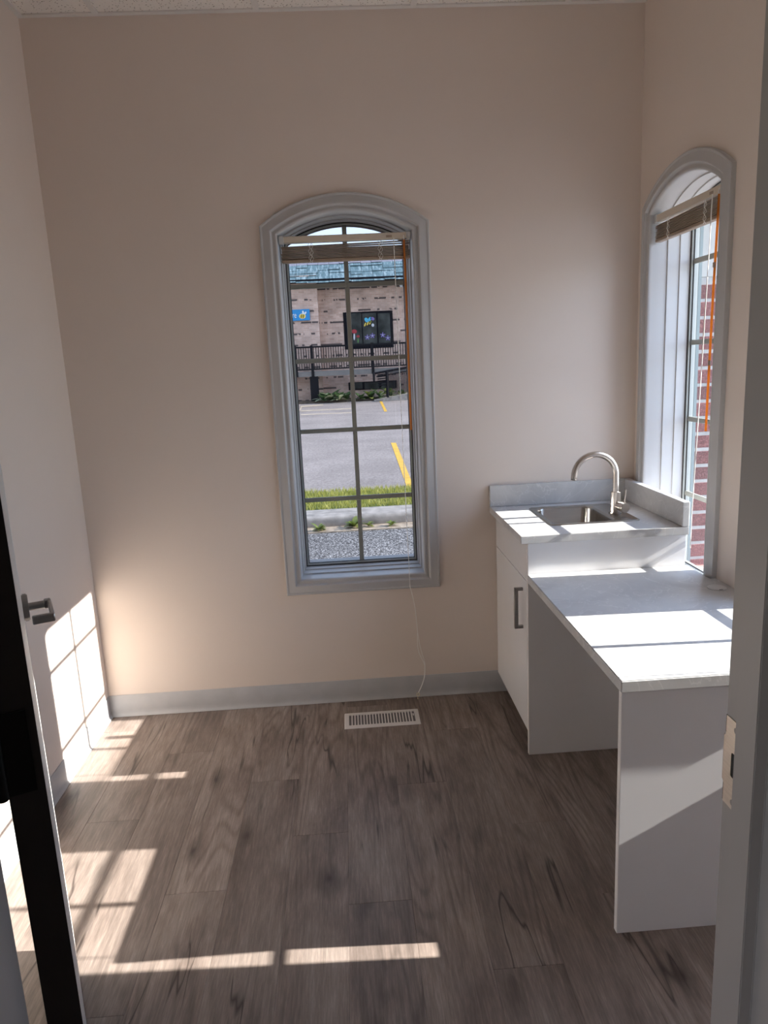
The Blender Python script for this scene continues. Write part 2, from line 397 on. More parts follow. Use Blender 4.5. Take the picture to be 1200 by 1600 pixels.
# ------------------------------------------------------------------ room dimensions (metres)
W, H = 2.406, 2.855
YF = -2.245                    # room face of the doorway wall
YH = -2.376                    # its corridor face
YB = -4.0                      # end of the corridor behind the camera
TOP = H + .30
XC, YC = 1.784, -.570          # cabinet front and side planes
ZU, ZD = .880, .7325           # sink counter and desk heights

# ------------------------------------------------------------------ window geometry shared by all three windows
HW, ZB, RC, ZC = .343, .5277, .56, 1.64     # outer casing half width, bottom, arch radius and arch centre
NA = 22
def wloop(o):
    a = math.asin(max(-1, min(1, (HW - o) / (RC - o)))); R_ = RC - o
    pts = [(-(HW - o), ZB + o)] 
    for i in range(NA + 1):
        t = -a + 2 * a * i / NA
        pts.append((R_ * math.sin(t), ZC + R_ * math.cos(t)))
    pts.append((HW - o, ZB + o)); return pts
T_back = lambda u, v, d: (1.183 + u, d, v)
Y1, Y2 = -.400, -1.305
T_r1 = lambda u, v, d: (W + d, Y1 - u, v)
T_r2 = lambda u, v, d: (W + d, Y2 - u, v)
def sweep(name, prof, T, mat, parent, closed=False):
    """profile of (offset inward from the outer casing line, depth into the wall) swept round the window"""
    bm = bmesh.new(); rows = [[bm.verts.new(T(u, v, d)) for u, v in wloop(o)] for o, d in prof]
    pr = list(zip(rows, rows[1:])) + ([(rows[-1], rows[0])] if closed else [])
    n = len(rows[0])
    for a, b in pr:
        for j in range(n): bm.faces.new((a[j], a[(j + 1) % n], b[(j + 1) % n], b[j]))
    return fin(name, bm, mat, parent, smooth=True)

# ------------------------------------------------------------------ walls, ceiling, floor
T_bw = lambda u, v, d: (u, d, v)
T_rw = lambda u, v, d: (W + d, u, v)
hole_b = [(1.183 + u, v) for u, v in wloop(.02)]
o = prism('wall_back', [(-.12, -.05), (W + .16, -.05), (W + .16, TOP), (-.12, TOP)], T_bw, 0, .16, 'wall', holes=[hole_b])
tag(o, 'beige painted back wall around the arched window', 'wall', kind='structure')
hr = [[(Y1 - u, v) for u, v in wloop(.02)], [(Y2 - u, v) for u, v in wloop(.02)]]
wall_right = prism('wall_right', [(YB - .1, -.05), (0, -.05), (0, TOP), (YB - .1, TOP)], T_rw, 0, .16, 'wall', holes=hr)
tag(wall_right, 'beige painted right wall behind the sink counter and desk', 'wall', kind='structure')
o = box('wall_left', (-.12, YH, -.05), (0, 0, TOP), 'wall'); tag(o, 'beige painted left wall with window light on it', 'wall', kind='structure')
o = prism('wall_corridor_left', [(YB - .1, -.05), (YH, -.05), (YH, TOP), (YB - .1, TOP)], lambda u, v, d: (d, u, v), -.12, 0, 'hall', holes=[[(-3.55, .08), (-2.80, .08), (-2.80, 2.2), (-3.55, 2.2)]])
tag(o, 'corridor end wall with a glazed opening added for fill light, out of view', 'wall', kind='structure')
cw = empty('fill_window', (-.06, -3.175, .08)); tag(cw, 'glazed opening added at the end of the corridor for fill light, out of view', 'window', kind='structure')  # unseen opening, added to send fill light through the doorway
for nm, lo, hi in (('frame_side', (-.06, -.3749, 0.0001), (.06, -.335, 2.1199)), ('frame_side', (-.06, .335, 0.0001), (.06, .3749, 2.1199)), ('frame_head', (-.06, -.3349, 2.07), (.06, .3349, 2.1199)), ('frame_sill', (-.06, -.3349, .0001), (.06, .3349, .05))):
    box(nm, lo, hi, 'casing', cw)
bm = bmesh.new(); bm.faces.new([bm.verts.new(p) for p in ((0, -.335, .05), (0, .335, .05), (0, .335, 2.07), (0, -.335, 2.07))]); fin('pane', bm, 'fill_glass', cw)
# doorway wall with the opening
RX0, RX1, ZHD = .672, 1.625, 2.13
fo = [(0, 0), (RX0 - .045, 0), (RX0 - .045, ZHD + .045), (RX1 + .045, ZHD + .045), (RX1 + .045, 0), (W, 0), (W, TOP), (0, TOP)]
o = prism('wall_front', fo, lambda u, v, d: (u, d, v), YH, YF, 'wall'); tag(o, 'beige doorway wall the camera looks through', 'wall', kind='structure')
o = box('wall_corridor', (0, YB - .1, -.05), (W, YB, TOP), 'hall'); tag(o, 'corridor wall behind the camera, out of view', 'wall', kind='structure')
o = box('roof_slab', (-.12, YB - .1, TOP), (W + .285, .285, TOP + .12), 'hall'); tag(o, 'roof slab above the suspended ceiling', 'roof', kind='structure')

# brick veneer outside, with the same openings
hb2 = [(1.183 + u, v) for u, v in wloop(.080)]
o = prism('wall_exterior_back', [(-.12, -.25), (W + .285, -.25), (W + .285, TOP), (-.12, TOP)], T_bw, .16, .285, 'brickred_tex', holes=[hb2])
tag(o, 'brick veneer outside the back wall', 'wall', kind='structure')
hr2 = [[(Y1 - u, v) for u, v in wloop(.066)], [(Y2 - u, v) for u, v in wloop(.066)]]
vr = prism('wall_exterior_right', [(YB - .1, -.25), (.16, -.25), (.16, TOP), (YB - .1, TOP)], T_rw, .16, .285, 'brickred_tex', holes=hr2)
tag(vr, 'red brick veneer outside the right wall windows', 'wall', kind='structure')
# individual bricks lining the far side of both right-hand window openings
bm = bmesh.new(); add_box(bm, (0, 0, 0), (.090, .014, .0575), .003, 1)
bme = bpy.data.meshes.new('brick'); bmesh.ops.recalc_face_normals(bm, faces=bm.faces); bm.to_mesh(bme); bm.free(); bme.materials.append(M['brick'])
for yc_ in (Y1, Y2):
    bx = box('mortar_bed', (W + .197, yc_ + .2635, .56), (W + .284, yc_ + .2767, 1.80), 'mortar', vr)
    z = .565; i = 0
    while z < 1.78:
        b_ = bpy.data.objects.new('brick', bme); b_.location = (W + .198 + random.uniform(-.001, .001), yc_ + .2625 + random.uniform(-.001, .001), z)
        link(b_, vr); z += .0677; i += 1
    box('frame_flange', (W + .1835, yc_ + .2475, .60), (W + .1965, yc_ + .2765, 2.07), 'screenframe', vr)
    box('stone_springer', (W + .195, yc_ + .262, 1.80), (W + .29, yc_ + .2765, 2.085), 'stone', vr, .003, 1)

# ceiling: suspended tiles in a grid
ce = empty('ceiling', (0, 0, H)); tag(ce, 'suspended ceiling of white speckled tiles in a metal grid', 'ceiling', kind='structure')
gx = [0, .292, .892, 1.492, 2.092, W]; gy = [0, -.60, -1.20, -1.80, YF]
for i in range(5):
    for j in range(4):
        box('ceiling_tile', (gx[i] + .002, gy[j + 1] + .002, .006), (gx[i + 1] - .002, gy[j] - .002, .022), 'tile', ce)
for x in gx[1:-1]: box('grid_rail', (x - .012, YF + .0225, .0), (x + .012, -.0225, .006), 'ceil_grid', ce)
for y in gy[1:-1]: box('grid_rail', (.0225, y - .012, -.0004), (W - .0225, y + .012, .0056), 'ceil_grid', ce)
for nm, lo, hi in (('back', (0, -.022, 0), (W, 0, .005)), ('left', (0, YF, 0), (.022, -.022, .005)), ('right', (W - .022, YF, 0), (W, -.022, .005)), ('front', (.022, YF, 0), (W - .022, YF + .022, .005))):
    box('wall_angle', lo, hi, 'ceil_grid', ce)
box('plenum_board', (0, YF, .024), (W, 0, .034), 'hall', ce)
o = box('ceiling_corridor', (0, YB, H), (W, YH, H + .02), 'hall'); tag(o, 'corridor ceiling above the camera, out of view', 'ceiling', kind='structure')

# floor: individual planks
fl = empty('floor'); tag(fl, 'dark grey brown wood plank vinyl floor', 'floor', kind='structure')
box('subfloor', (-.12, YB - .1, -.06), (W + .16, .16, -.006), 'toe', fl)
PW, PL, GAP = .1822, 1.22, .0004
joints = {0: -1.186, 1: -.62, 2: -.956, 3: -1.285, 4: -.705, -1: -.37, -2: -.80, -3: -.15, 5: -.33, 6: -.98, 7: -.10, 8: -.52, 9: -1.1, 10: -.7}
pcache = {}
def plank_mesh(w, l):
    k = (round(w, 4), round(l, 4))
    if k not in pcache:
        e, t = .0007, .0055
        b = bmesh.new(); lo = [(0, 0), (w, 0), (w, l), (0, l)]; hi = [(e, e), (w - e, e), (w - e, l - e), (e, l - e)]
        r0 = [b.verts.new((x, y, -t)) for x, y in lo]; r1 = [b.verts.new((x, y, -.0006)) for x, y in lo]; r2 = [b.verts.new((x, y, 0)) for x, y in hi]
        for p, q in ((r0, r1), (r1, r2)):
            for j in range(4): b.faces.new((p[j], p[(j + 1) % 4], q[(j + 1) % 4], q[j]))
        b.faces.new(r2); b.faces.new(list(reversed(r0)))
        me = bpy.data.meshes.new('floor_plank'); b.to_mesh(me); b.free(); me.materials.append(M['wood']); pcache[k] = me
    return pcache[k]
for c in range(-3, 11):
    x0, x1 = max(.53 + c * PW, 0), min(.53 + (c + 1) * PW, W)
    if x1 - x0 < .01: continue
    j = joints.get(c, -.5)
    ys = [y for y in (j + 2 * PL, j + PL, j, j - PL, j - 2 * PL, j - 3 * PL) if YB < y < 0]
    ys = [0] + ys + [YB]
    for ya, yb in zip(ys, ys[1:]):
        p = bpy.data.objects.new('floor_plank', plank_mesh(x1 - x0 - GAP, ya - yb - GAP)); p.location = (x0, yb, 0); link(p, fl)

# vinyl cove base
def base(name, a, b, nrm, label):
    a, b, nrm = Vector(a), Vector(b), Vector(nrm)
    prof = [(0, 0), (.0125, 0), (.0125, .0025), (.007, .008), (.0042, .016), (.0035, .03), (.0032, .1005), (.0022, .1018), (0, .1018)]
    bm = bmesh.new(); r0 = [bm.verts.new(a + nrm * x + Vector((0, 0, z))) for x, z in prof]; r1 = [bm.verts.new(b + nrm * x + Vector((0, 0, z))) for x, z in prof]
    n = len(prof)
    for j in range(n): bm.faces.new((r0[j], r0[(j + 1) % n], r1[(j + 1) % n], r1[j]))
    bm.faces.new(r0); bm.faces.new(r1)
    o = fin(name, bm, 'base', smooth=True); tag(o, label, 'baseboard', kind='structure'); return o
base('baseboard_back', (0, 0, .0005), (XC + .06, 0, .0005), (0, -1, 0), 'grey vinyl cove base along the back wall')
base('baseboard_left', (0, YF, .0005), (0, -.0126, .0005), (1, 0, 0), 'grey vinyl cove base along the left wall')
base('baseboard_right', (W, YF, .0005), (W, -1.49, .0005), (-1, 0, 0), 'grey vinyl cove base along the right wall beyond the desk')

# ------------------------------------------------------------------ windows
ZM = [.922, 1.236, 1.546, 1.862]
GD = .166                       # depth of the glass
def window(name, T, label, glass):
    w = empty(name, T(0, ZB, 0)); tag(w, label, 'window', kind='structure')
    inv = Vector(T(0, ZB, 0)); TT = lambda u, v, d: tuple(Vector(T(u, v, d)) - inv)
    sweep('casing', [(0, 0), (0, -.013), (.002, -.016), (.006, -.0165), (.009, -.0150), (.011, -.0135), (.020, -.0155), (.030, -.0185), (.037, -.0215), (.042, -.0215), (.0455, -.018), (.047, -.0125), (.050, -.0105), (.055, -.011), (.058, -.0135), (.062, -.015), (.066, -.014), (.0685, -.011), (.070, -.006), (.070, .004), (.03, .004)], TT, 'casing', w)
    sweep('jamb_liner', [(.069, .003), (.0712, .062), (.0712, .0625), (.0765, .0635), (.0765, .066), (.0775, .110), (.0825, .1115), (.0825, .1135), (.0835, .152), (.060, .153)], TT, 'casing', w)
    sweep('gasket', [(.0837, .151), (.088, .153), (.088, .157), (.0837, .157)], TT, 'gasket', w, True)
    sweep('sash', [(.0838, .1575), (.086, .1535), (.0945, .1535), (.0955, .158), (.0955, .182), (.0838, .182)], TT, 'sash', w, True)
    sweep('glazing_bead', [(.0957, .159), (.0985, .161), (.0985, .164), (.0957, .164)], TT, 'gasket', w, True)
    hw = HW - .096; zb = ZB + .096; R_ = RC - .096
    ztop = lambda u: ZC + math.sqrt(max(0, R_ * R_ - u * u))
    bw = .0098
    def bar(lo, hi): 
        bm = bmesh.new(); add_box(bm, (lo[0], GD - .006, lo[1]), (hi[0], GD + .006, hi[1]), .002, 1)
        for v in bm.verts: v.co = Vector(TT(v.co.x, v.co.z, v.co.y))
        fin('muntin', bm, 'muntin', w, smooth=True)
    zs = [zb] + ZM
    for i, z0 in enumerate(zs):
        z1 = zs[i + 1] - bw if i + 1 < len(zs) else None
        za = z0 + (bw if i else 0)
        bar((-bw, za), (bw, z1 if z1 else ztop(0) - .001))
        for s in (-1, 1):
            if i: bar((min(s * bw * 0, s * hw), z0 - bw), (max(0, s * hw), z0 + bw))
            if z1: pts = [(0, za - (bw if i else 0)), (s * hw, za - (bw if i else 0)), (s * hw, z1 + bw), (0, z1 + bw)]
            else: pts = [(0, z0), (s * hw, z0)] + [(s * hw * (1 - k / 8), ztop(hw * (1 - k / 8))) for k in range(9)]
            bm = bmesh.new(); bm.faces.new([bm.verts.new(TT(u, v, GD)) for u, v in pts]); fin('pane', bm, glass, w)
    return w
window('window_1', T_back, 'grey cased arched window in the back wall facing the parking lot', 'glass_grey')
window('window_2', T_r1, 'grey cased arched window in the right wall behind the sink counter', 'glass')
window('window_3', T_r2, 'grey cased arched window in the right wall beside the desk end, hidden by the door jamb', 'glass')

# ------------------------------------------------------------------ blinds
def blind(T, label, cordpts, wand_len, wand_break, cord_label, seed):
    rr = random.Random(seed)
    base_ = Vector(T(0, 2.045, .02)); b = empty('window_blind', base_)
    tag(b, label, 'blind', 'raised blinds in the arched windows')
    TT = lambda u, v, d: tuple(Vector(T(u, v, d)) - base_)
    def bx(name, u0, u1, z0, z1, d0, d1, mat, bev=.001, par=b, tilt=0.):
        bm = bmesh.new(); add_box(bm, (u0, d0, z0), (u1, d1, z1), bev, 1)
        for v in bm.verts:
            x, y, z = v.co; v.co = Vector(TT(x, z + tilt * x, y))
        return fin(name, bm, mat, par, smooth=bev > 0)
    hr_ = bx('headrail', -.252, .252, 2.017, 2.043, .006, .034, 'rail', .002)
    bx('rail_label', .168, .192, 2.024, 2.033, .0045, .006, 'slat', 0, hr_)
    for s in (-1, 1): bx('end_bracket', min(s * .250, s * .2695), max(s * .250, s * .2695), 2.012, 2.0455, .003, .037, 'clear', .002)
    z = 1.9505
    for i in range(9):
        t = 0 if i < 7 else (.009 if i < 8 else .017)
        z += .0060 if i < 7 else .0068
        bx('slat', -.262 + rr.uniform(-.002, .002), .262 + rr.uniform(-.002, .002), z - .0014, z + .0014, .007, .033, 'slat', .0005, b, t + rr.uniform(-.001, .001))
    bx('bottom_rail', -.263, .263, 1.9400, 1.9535, .007, .033, 'slat', .003)
    for u in (-.142, .142):
        bm = bmesh.new()
        for k in range(3):
            pts = [TT(u + (k - 1) * .0065 + .004 * math.sin(i * 1.9 + k * 2), 1.938 + .0075 * i, .004 + .0025 * math.sin(i * 2.3 + k)) for i in range(11)]
            tube_bm(bm, pts, .0009, 5)
        fin('ladder_cord', bm, 'cordm', b, smooth=True)
    w = tube('tilt_wand', [TT(.240, 2.012, .002), TT(.240, 1.70, -.004), TT(.2385, 1.236, -.008)], .0042, 'amber', b, 8)
    bm = bmesh.new(); tube_bm(bm, [TT(.240, 2.03, .003), TT(.240, 2.02, -.001), TT(.240, 2.005, .001)], .0022, 6); fin('wand_hook', bm, 'cordm', w, smooth=True)
    if wand_break:
        for zz in wand_break:
            q = Vector(TT(.2395, zz, -.004 - (1.9 - zz) * .006)); cyl('wand_collar', q + Vector((0, 0, .008)), q - Vector((0, 0, .008)), .0049, 'slat', w, 8)
    return b, TT
b1, TB = blind(T_back, 'brown slat blind drawn up in the back wall window, wand and cord hanging', None, 0, (), '', 1)
b2, TR = blind(T_r1, 'brown slat blind drawn up in the right wall window above the sink', None, 0, (1.79, 1.47), '', 2)
b3, TR2 = blind(T_r2, 'brown slat blind drawn up in the right wall window nearest the door', None, 0, (1.79, 1.47), '', 3)
# pull cord of the back blind, down the wall to the floor
bo = Vector(b1.location)
pc = [(1.381, -.002, 2.02), (1.381, -.008, 1.9), (1.383, -.016, 1.2), (1.388, -.026, .60), (1.388, -.0275, .545), (1.397, -.014, .50), (1.409, -.010, .43), (1.413, -.010, .367), (1.4155, -.011, .32)]
loopA = [(1.4155, -.011, .32), (1.413, -.011, .27), (1.4165, -.012, .225), (1.431, -.012, .185), (1.441, -.014, .160), (1.4405, -.014, .125), (1.436, -.018, .095), (1.424, -.023, .062), (1.407, -.029, .030)]
loopB = [(1.4155, -.011, .32), (1.4225, -.010, .26), (1.433, -.010, .21), (1.4425, -.012, .168), (1.4425, -.015, .125), (1.4375, -.019, .095), (1.4245, -.024, .061), (1.4075, -.030, .030)]
bm = bmesh.new()
for P in (pc, loopA, loopB): tube_bm(bm, [Vector(p) - bo for p in smooth_pts(P)], .0016, 6)
cd = fin('pull_cord', bm, 'cordm', b1, smooth=True)
bm = bmesh.new(); q = Vector((1.405, -.031, .020)) - bo
for a, b_ in (((-.006, 0, .008), (.006, 0, .008)), ((-.006, 0, -.004), (.006, 0, -.004)), ((-.006, 0, -.004), (-.006, 0, .008)), ((.006, 0, -.004), (.006, 0, .008))): tube_bm(bm, [q + Vector(a), q + Vector(b_)], .0014, 5)
tube_bm(bm, [q + Vector((-.001, -.001, -.004)), q + Vector((-.002, -.003, -.013))], .001, 5)
tube_bm(bm, [q + Vector((-.002, -.003, -.012)), q + Vector((-.002, -.004, -.0165)), q + Vector((-.002, -.004, -.019))], [.0014, .003, .0012], 6)
fin('tassel', bm, 'tassel', cd, smooth=True)
# pull cords of the right-hand blinds
for b_, yc_, zend in ((b2, Y1, .80), (b3, Y2, .80)):
    o0 = Vector(b_.location); P = [(W + .001, yc_ - .198, 2.02), (W - .004, yc_ - .199, 1.80), (W - .010, yc_ - .190, 1.35), (W - .016, yc_ - .1845, 1.02), (W - .018, yc_ - .1835, .93), (W - .018, yc_ - .1835, zend)]
    bm = bmesh.new()
    tube_bm(bm, [Vector(p) - o0 for p in smooth_pts(P)], .0012, 6)
    tube_bm(bm, [Vector(p) + Vector((-.001, .0018 * math.sin(i * .9), 0)) - o0 for i, p in enumerate(smooth_pts(P))], .0012, 6)
    fin('pull_cord', bm, 'cordm', b_, smooth=True)

# ------------------------------------------------------------------ base cabinet under the sink
cb = empty('base_cabinet', (XC, 0, 0)); tag(cb, 'white base cabinet with one door and false drawer front under the sink counter', 'cabinet')
def cbox(name, lo, hi, mat, par=cb, bev=.0, org=Vector((XC, 0, 0))):
    return box(name, Vector(lo) - org, Vector(hi) - org, mat, par, bev)
cbox('side_panel', (XC + .001, YC, 0.0005), (W - .03, YC + .018, .849), 'lamside', bev=.0006)
cbox('panel_edge_band', (XC, YC + .0005, .001), (XC + .001, YC + .0175, .849), 'edge')
cbox('carcass_back', (W - .046, YC + .0185, .10), (W - .031, -.004, .70), 'lamside')
cbox('carcass_bottom', (XC + .02, YC + .0185, .100), (W - .047, -.004, .118), 'lamside')
cbox('carcass_side', (XC + .02, -.0195, .1185), (W - .047, -.004, .70), 'lamside')
cbox('toe_kick', (XC + .068, YC + .0185, .001), (XC + .082, -.0135, .099), 'toe')
cbox('drawer_front', (XC, YC + .021, .7005), (XC + .0185, -.004, .846), 'lam', bev=.0012)
dr = cbox('door', (XC, YC + .021, .094), (XC + .0185, -.004, .6975), 'lam', bev=.0012)
hb = bmesh.new()
yh = -.487
for lo, hi in (((XC - .033, yh - .007, .493), (XC - .019, yh + .007, .657)),): add_box(hb, Vector(lo) - Vector((XC, 0, 0)), Vector(hi) - Vector((XC, 0, 0)), .0008, 1)
for z0 in (.493, .645): add_box(hb, (-.0195, yh - .006, z0), (-.0002, yh + .006, z0 + .012), .0006, 1)
hd = fin('handle', hb, 'darknickel', dr, smooth=True); hd['label'] = 'square brushed nickel bar handle'

# ------------------------------------------------------------------ sink counter with splashes
SX0, SX1, SY0, SY1 = 1.906, 2.262, -.440, -.090       # sink rim outline
wt = empty('sink_worktop', (1.756, 0, ZU)); tag(wt, 'pale grey marble look worktop with splashbacks holding the sink', 'worktop')
wo_ = Vector((1.756, 0, ZU))
def rrect(x0, x1, y0, y1, r, n=5):
    out = []
    for cx_, cy_, a0 in ((x1 - r, y1 - r, 0), (x0 + r, y1 - r, 90), (x0 + r, y0 + r, 180), (x1 - r, y0 + r, 270)):
        for i in range(n + 1):
            a = math.radians(a0 + 90 * i / n); out.append((cx_ + r * math.cos(a), cy_ + r * math.sin(a)))
    return out
Tw = lambda u, v, d: (u - wo_.x, v - wo_.y, d)
prism('counter_slab', [(1.757, -.577), (2.384, -.577), (2.384, -.001), (1.757, -.001)], Tw, -.030, 0, 'marble', wt, holes=[rrect(SX0 + .012, SX1 - .012, SY0 + .012, SY1 - .012, .02)], bev=.0018)
box('back_splash', (0, -.021, .0005), (W - .0235 - 1.756, -.001, .094), 'marble', wt, .002)
box('side_splash', (2.3565 - 1.756, -.577, .0005), (2.384 - 1.756, -.0215, .094), 'marble', wt, .003)

# sink
sk = empty('sink', (SX0, SY1, ZU)); tag(sk, 'small stainless steel drop-in sink in the pale worktop', 'sink')
so_ = Vector((SX0, SY1, ZU))
BX0, BX1, BY0, BY1 = 1.930, 2.172, -.414, -.118
def ring_stack(name, rings, mat, par, org, cap=True):
    bm = bmesh.new(); rows = []
    for pts, z in rings: rows.append([bm.verts.new((x - org.x, y - org.y, z)) for x, y in pts])
    n = len(rows[0])
    for a, b in zip(rows, rows[1:]):
        for j in range(n): bm.faces.new((a[j], a[(j + 1) % n], b[(j + 1) % n], b[j]))
    if cap: bm.faces.new(rows[-1])
    return fin(name, bm, mat, par, smooth=True)
rim = ring_stack('rim', [(rrect(SX0, SX1, SY0, SY1, .022), .0003), (rrect(SX0 + .001, SX1 - .001, SY0 + .001, SY1 - .001, .021), .0025), (rrect(SX0 + .005, SX1 - .005, SY0 + .005, SY1 - .005, .018), .0042), (rrect(SX0 + .010, SX1 - .010, SY0 + .010, SY1 - .010, .015), .0026), (rrect(BX0 - .004, BX1 + .004, BY0 - .004, BY1 + .004, .042), .0022), (rrect(BX0, BX1, BY0, BY1, .040), -.0015)], 'steel', sk, so_, False)
ring_stack('bowl', [(rrect(BX0, BX1, BY0, BY1, .040), -.0015), (rrect(BX0 + .003, BX1 - .003, BY0 + .003, BY1 - .003, .040), -.006), (rrect(BX0 + .006, BX1 - .006, BY0 + .006, BY1 - .006, .040), -.120), (rrect(BX0 + .014, BX1 - .014, BY0 + .014, BY1 - .014, .036), -.138), (rrect(BX0 + .030, BX1 - .030, BY0 + .030, BY1 - .030, .03), -.145), (rrect(BX0 + .09, BX1 - .09, BY0 + .11, BY1 - .11, .02), -.147)], 'steel', sk, so_)
c0 = Vector(((BX0 + BX1) / 2, (BY0 + BY1) / 2, 0)) - Vector((so_.x, so_.y, 0))
dr_ = cyl('drain', c0 + Vector((0, 0, -.1468)), c0 + Vector((0, 0, -.1435)), .030, 'nickel', sk, 24, .001)
cyl('drain_basket', c0 + Vector((0, 0, -.1434)), c0 + Vector((0, 0, -.1425)), .020, 'dark', dr_, 20)

# faucet
FX, FY = 2.216, -.285
fa = empty('faucet', (FX, FY, ZU + .0024)); tag(fa, 'brushed nickel gooseneck tap standing on the sink rim', 'faucet')
cyl('base_flange', (0, 0, .0003), (0, 0, .006), .0255, 'nickel', fa, 32, .0015)
cyl('body', (0, 0, .0062), (0, 0, .088), .0200, 'nickel', fa, 32, .0015)
R_ = .0850
pts = [(0, 0, .086), (0, 0, .12), (0, 0, .150)] + [(-R_ + R_ * math.cos(math.radians(a)), 0, .158 + R_ * math.sin(math.radians(a))) for a in range(0, 181, 9)] + [(-2 * R_ - .0015, 0, .150)]
sp_ = tube('spout', pts, .0125, 'nickel', fa, 20)
cyl('aerator', (-2 * R_ - .0015, 0, .1503), (-2 * R_ - .003, 0, .143), .0105, 'darknickel', sp_, 20)
cyl('valve_neck', (.004, -.018, .032), (.010, -.040, .032), .0165, 'nickel', fa, 28, .001)
kn = cyl('control_knob', (.0105, -.0405, .032), (.017, -.066, .032), .0200, 'nickel', fa, 32, .0015)
tube('lever_pin', [(.0165, -.056, .050), (.0185, -.057, .075), (.0205, -.058, .104)], .0028, 'nickel', kn, 10)

# ------------------------------------------------------------------ desk
DY0, DY1 = -1.487, YC - .0005
dk = empty('desk', (1.781, DY0, 0)); tag(dk, 'pale marble look desk on a white end panel beside the sink cabinet', 'desk')
do = Vector((1.781, DY0, 0))
XW = W - .0005; XN = W - .0228
out = [(1.781, DY0), (XN, DY0)] if False else []
n1 = (Y1 - HW - .0015, Y1 - HW + .073); n2 = (Y2 - HW - .0015, Y2 + HW + .0015)
# outline with notches scribed round the window casings
out = [(1.781, DY0), (XN, DY0), (XN, n2[1]), (XW, n2[1]), (XW, n1[0]), (XN, n1[0]), (XN, DY1), (1.781, DY1)]
ds = prism('desk_top', out, lambda u, v, d: (u - do.x, v - do.y, d), ZD - .032, ZD, 'marble', dk, bev=.0025)
ep = box('end_panel', (1.791 - do.x, -1.469 - do.y, .0005), (W - .024 - do.x, -1.450 - do.y, ZD - .0325), 'lamside', dk, .0006)
box('panel_edge_band', (1.790 - do.x, -1.4685 - do.y, .001), (1.791 - do.x, -1.4505 - do.y, ZD - .033), 'edge', ep)
gc = Vector((2.352, -.850, ZD)) - do
box('sun_block_rail', (W - .046 - do.x, -1.4495 - do.y, .42), (W - .0275 - do.x, YC - .0008 - do.y, ZD - .0325), 'lamside', dk)  # unseen rail, added to stop sun passing beneath the desk top
gr = cyl('grommet', gc + Vector((0, 0, .0003)), gc + Vector((0, 0, .0028)), .031, 'grommet', dk, 32, .001)
cyl('grommet_cap', gc + Vector((0, 0, .0029)), gc + Vector((0, 0, .0036)), .024, 'grommet', gr, 32)
box('cable_slot_shade', gc + Vector((-.006, -.029, .0030)), gc + Vector((.006, -.0245, .0034)), 'dark', gr)  # flat dark inlay, painted as the shade in the slot

# ------------------------------------------------------------------ floor register
rg = empty('floor_register', (1.065, -.268, 0)); tag(rg, 'white metal floor register below the back window', 'floor register')
RL, RW_ = .328, .136
bm = bmesh.new()
fr_ = [((0, 0), (RL, .020)), ((0, RW_ - .020), (RL, RW_)), ((0, .0201), (.020, RW_ - .0201)), ((RL - .020, .0201), (RL, RW_ - .0201))]
outer = [(0, 0), (RL, 0), (RL, RW_), (0, RW_)]; inn = [(.020, .021), (RL - .020, .021), (RL - .020, RW_ - .021), (.020, RW_ - .021)]
rows = []
for pts, z in ((outer, .0003), ([(x + (.003 if x == 0 else -.003), y + (.003 if y == 0 else -.003)) for x, y in outer], .0045), (inn, .0055), (inn, .0006)):
    rows.append([bm.verts.new((x, y, z)) for x, y in pts])
for a, b in zip(rows, rows[1:]):
    for j in range(4): bm.faces.new((a[j], a[(j + 1) % 4], b[(j + 1) % 4], b[j]))
fin('frame', bm, 'reg', rg)
box('damper', (.020, .021, .0004), (RL - .020, RW_ - .021, .0010), plain('grey_damper', (.17, .165, .165), .5), rg)
nb = 22
bm = bmesh.new(); add_box(bm, (-.0026, .021, .0011), (.0026, RW_ - .021, .0054), .0006, 1); lm = bpy.data.meshes.new('louver'); bm.to_mesh(lm); bm.free(); lm.materials.append(M['reg'])
for i in range(nb - 1):
    o = bpy.data.objects.new('louver', lm); o.location = (.020 + (RL - .04) * (i + 1) / nb, 0, 0); link(o, rg)
box('damper_lever', (RL - .0285, .070, .0057), (RL - .0235, .088, .0080), 'reg', rg, .0008, 1)

# ------------------------------------------------------------------ door frame and door
tf = empty('trim_1', (RX0, YF, 0)); tag(tf, 'taupe painted metal door frame at the right and left edges of the photo', 'door frame', kind='structure')
to = Vector((RX0, YF, 0))
Y0, YS0, YS1, Y9 = -2.239, -2.288, -2.333, -2.382
pr_ = [(.045, Y0), (0, Y0), (0, YS0), (-.016, YS0), (-.016, YS1), (0, YS1), (0, Y9), (.045, Y9)]
prism('jamb_strike_side', [(RX1 + x, y) for x, y in pr_], lambda u, v, d: (u - to.x, v - to.y, d), .0005, ZHD + .045, 'frame', tf, bev=.0012)
prism('jamb_hinge_side', [(RX0 - x, y) for x, y in pr_], lambda u, v, d: (u - to.x, v - to.y, d), .0005, ZHD + .045, 'frame', tf, bev=.0012)
prism('head', [(ZHD + x, y) for x, y in pr_], lambda u, v, d: (d - to.x, v - to.y, u), RX0 + .0005, RX1 - .0005, 'frame', tf, bev=.0012)
ZS = .984
sx_ = RX1 - to.x
def sp_pt(y, z): return (y - to.y, z)
st_out = [(-2.2425, ZS - .062), (-2.2745, ZS - .062), (-2.2745, ZS + .062), (-2.2425, ZS + .062), (-2.2425, ZS + .036), (-2.2395, ZS + .032), (-2.2395, ZS - .032), (-2.2425, ZS - .036)]
stp = prism('strike_plate', st_out, lambda u, v, d: (sx_ + d, u - to.y, v), -.0016, -.0001, 'strike', tf, holes=[rrect(-2.2705, -2.2575, ZS - .017, ZS + .017, .003, 3)])
stp['label'] = 'brushed metal latch strike plate'
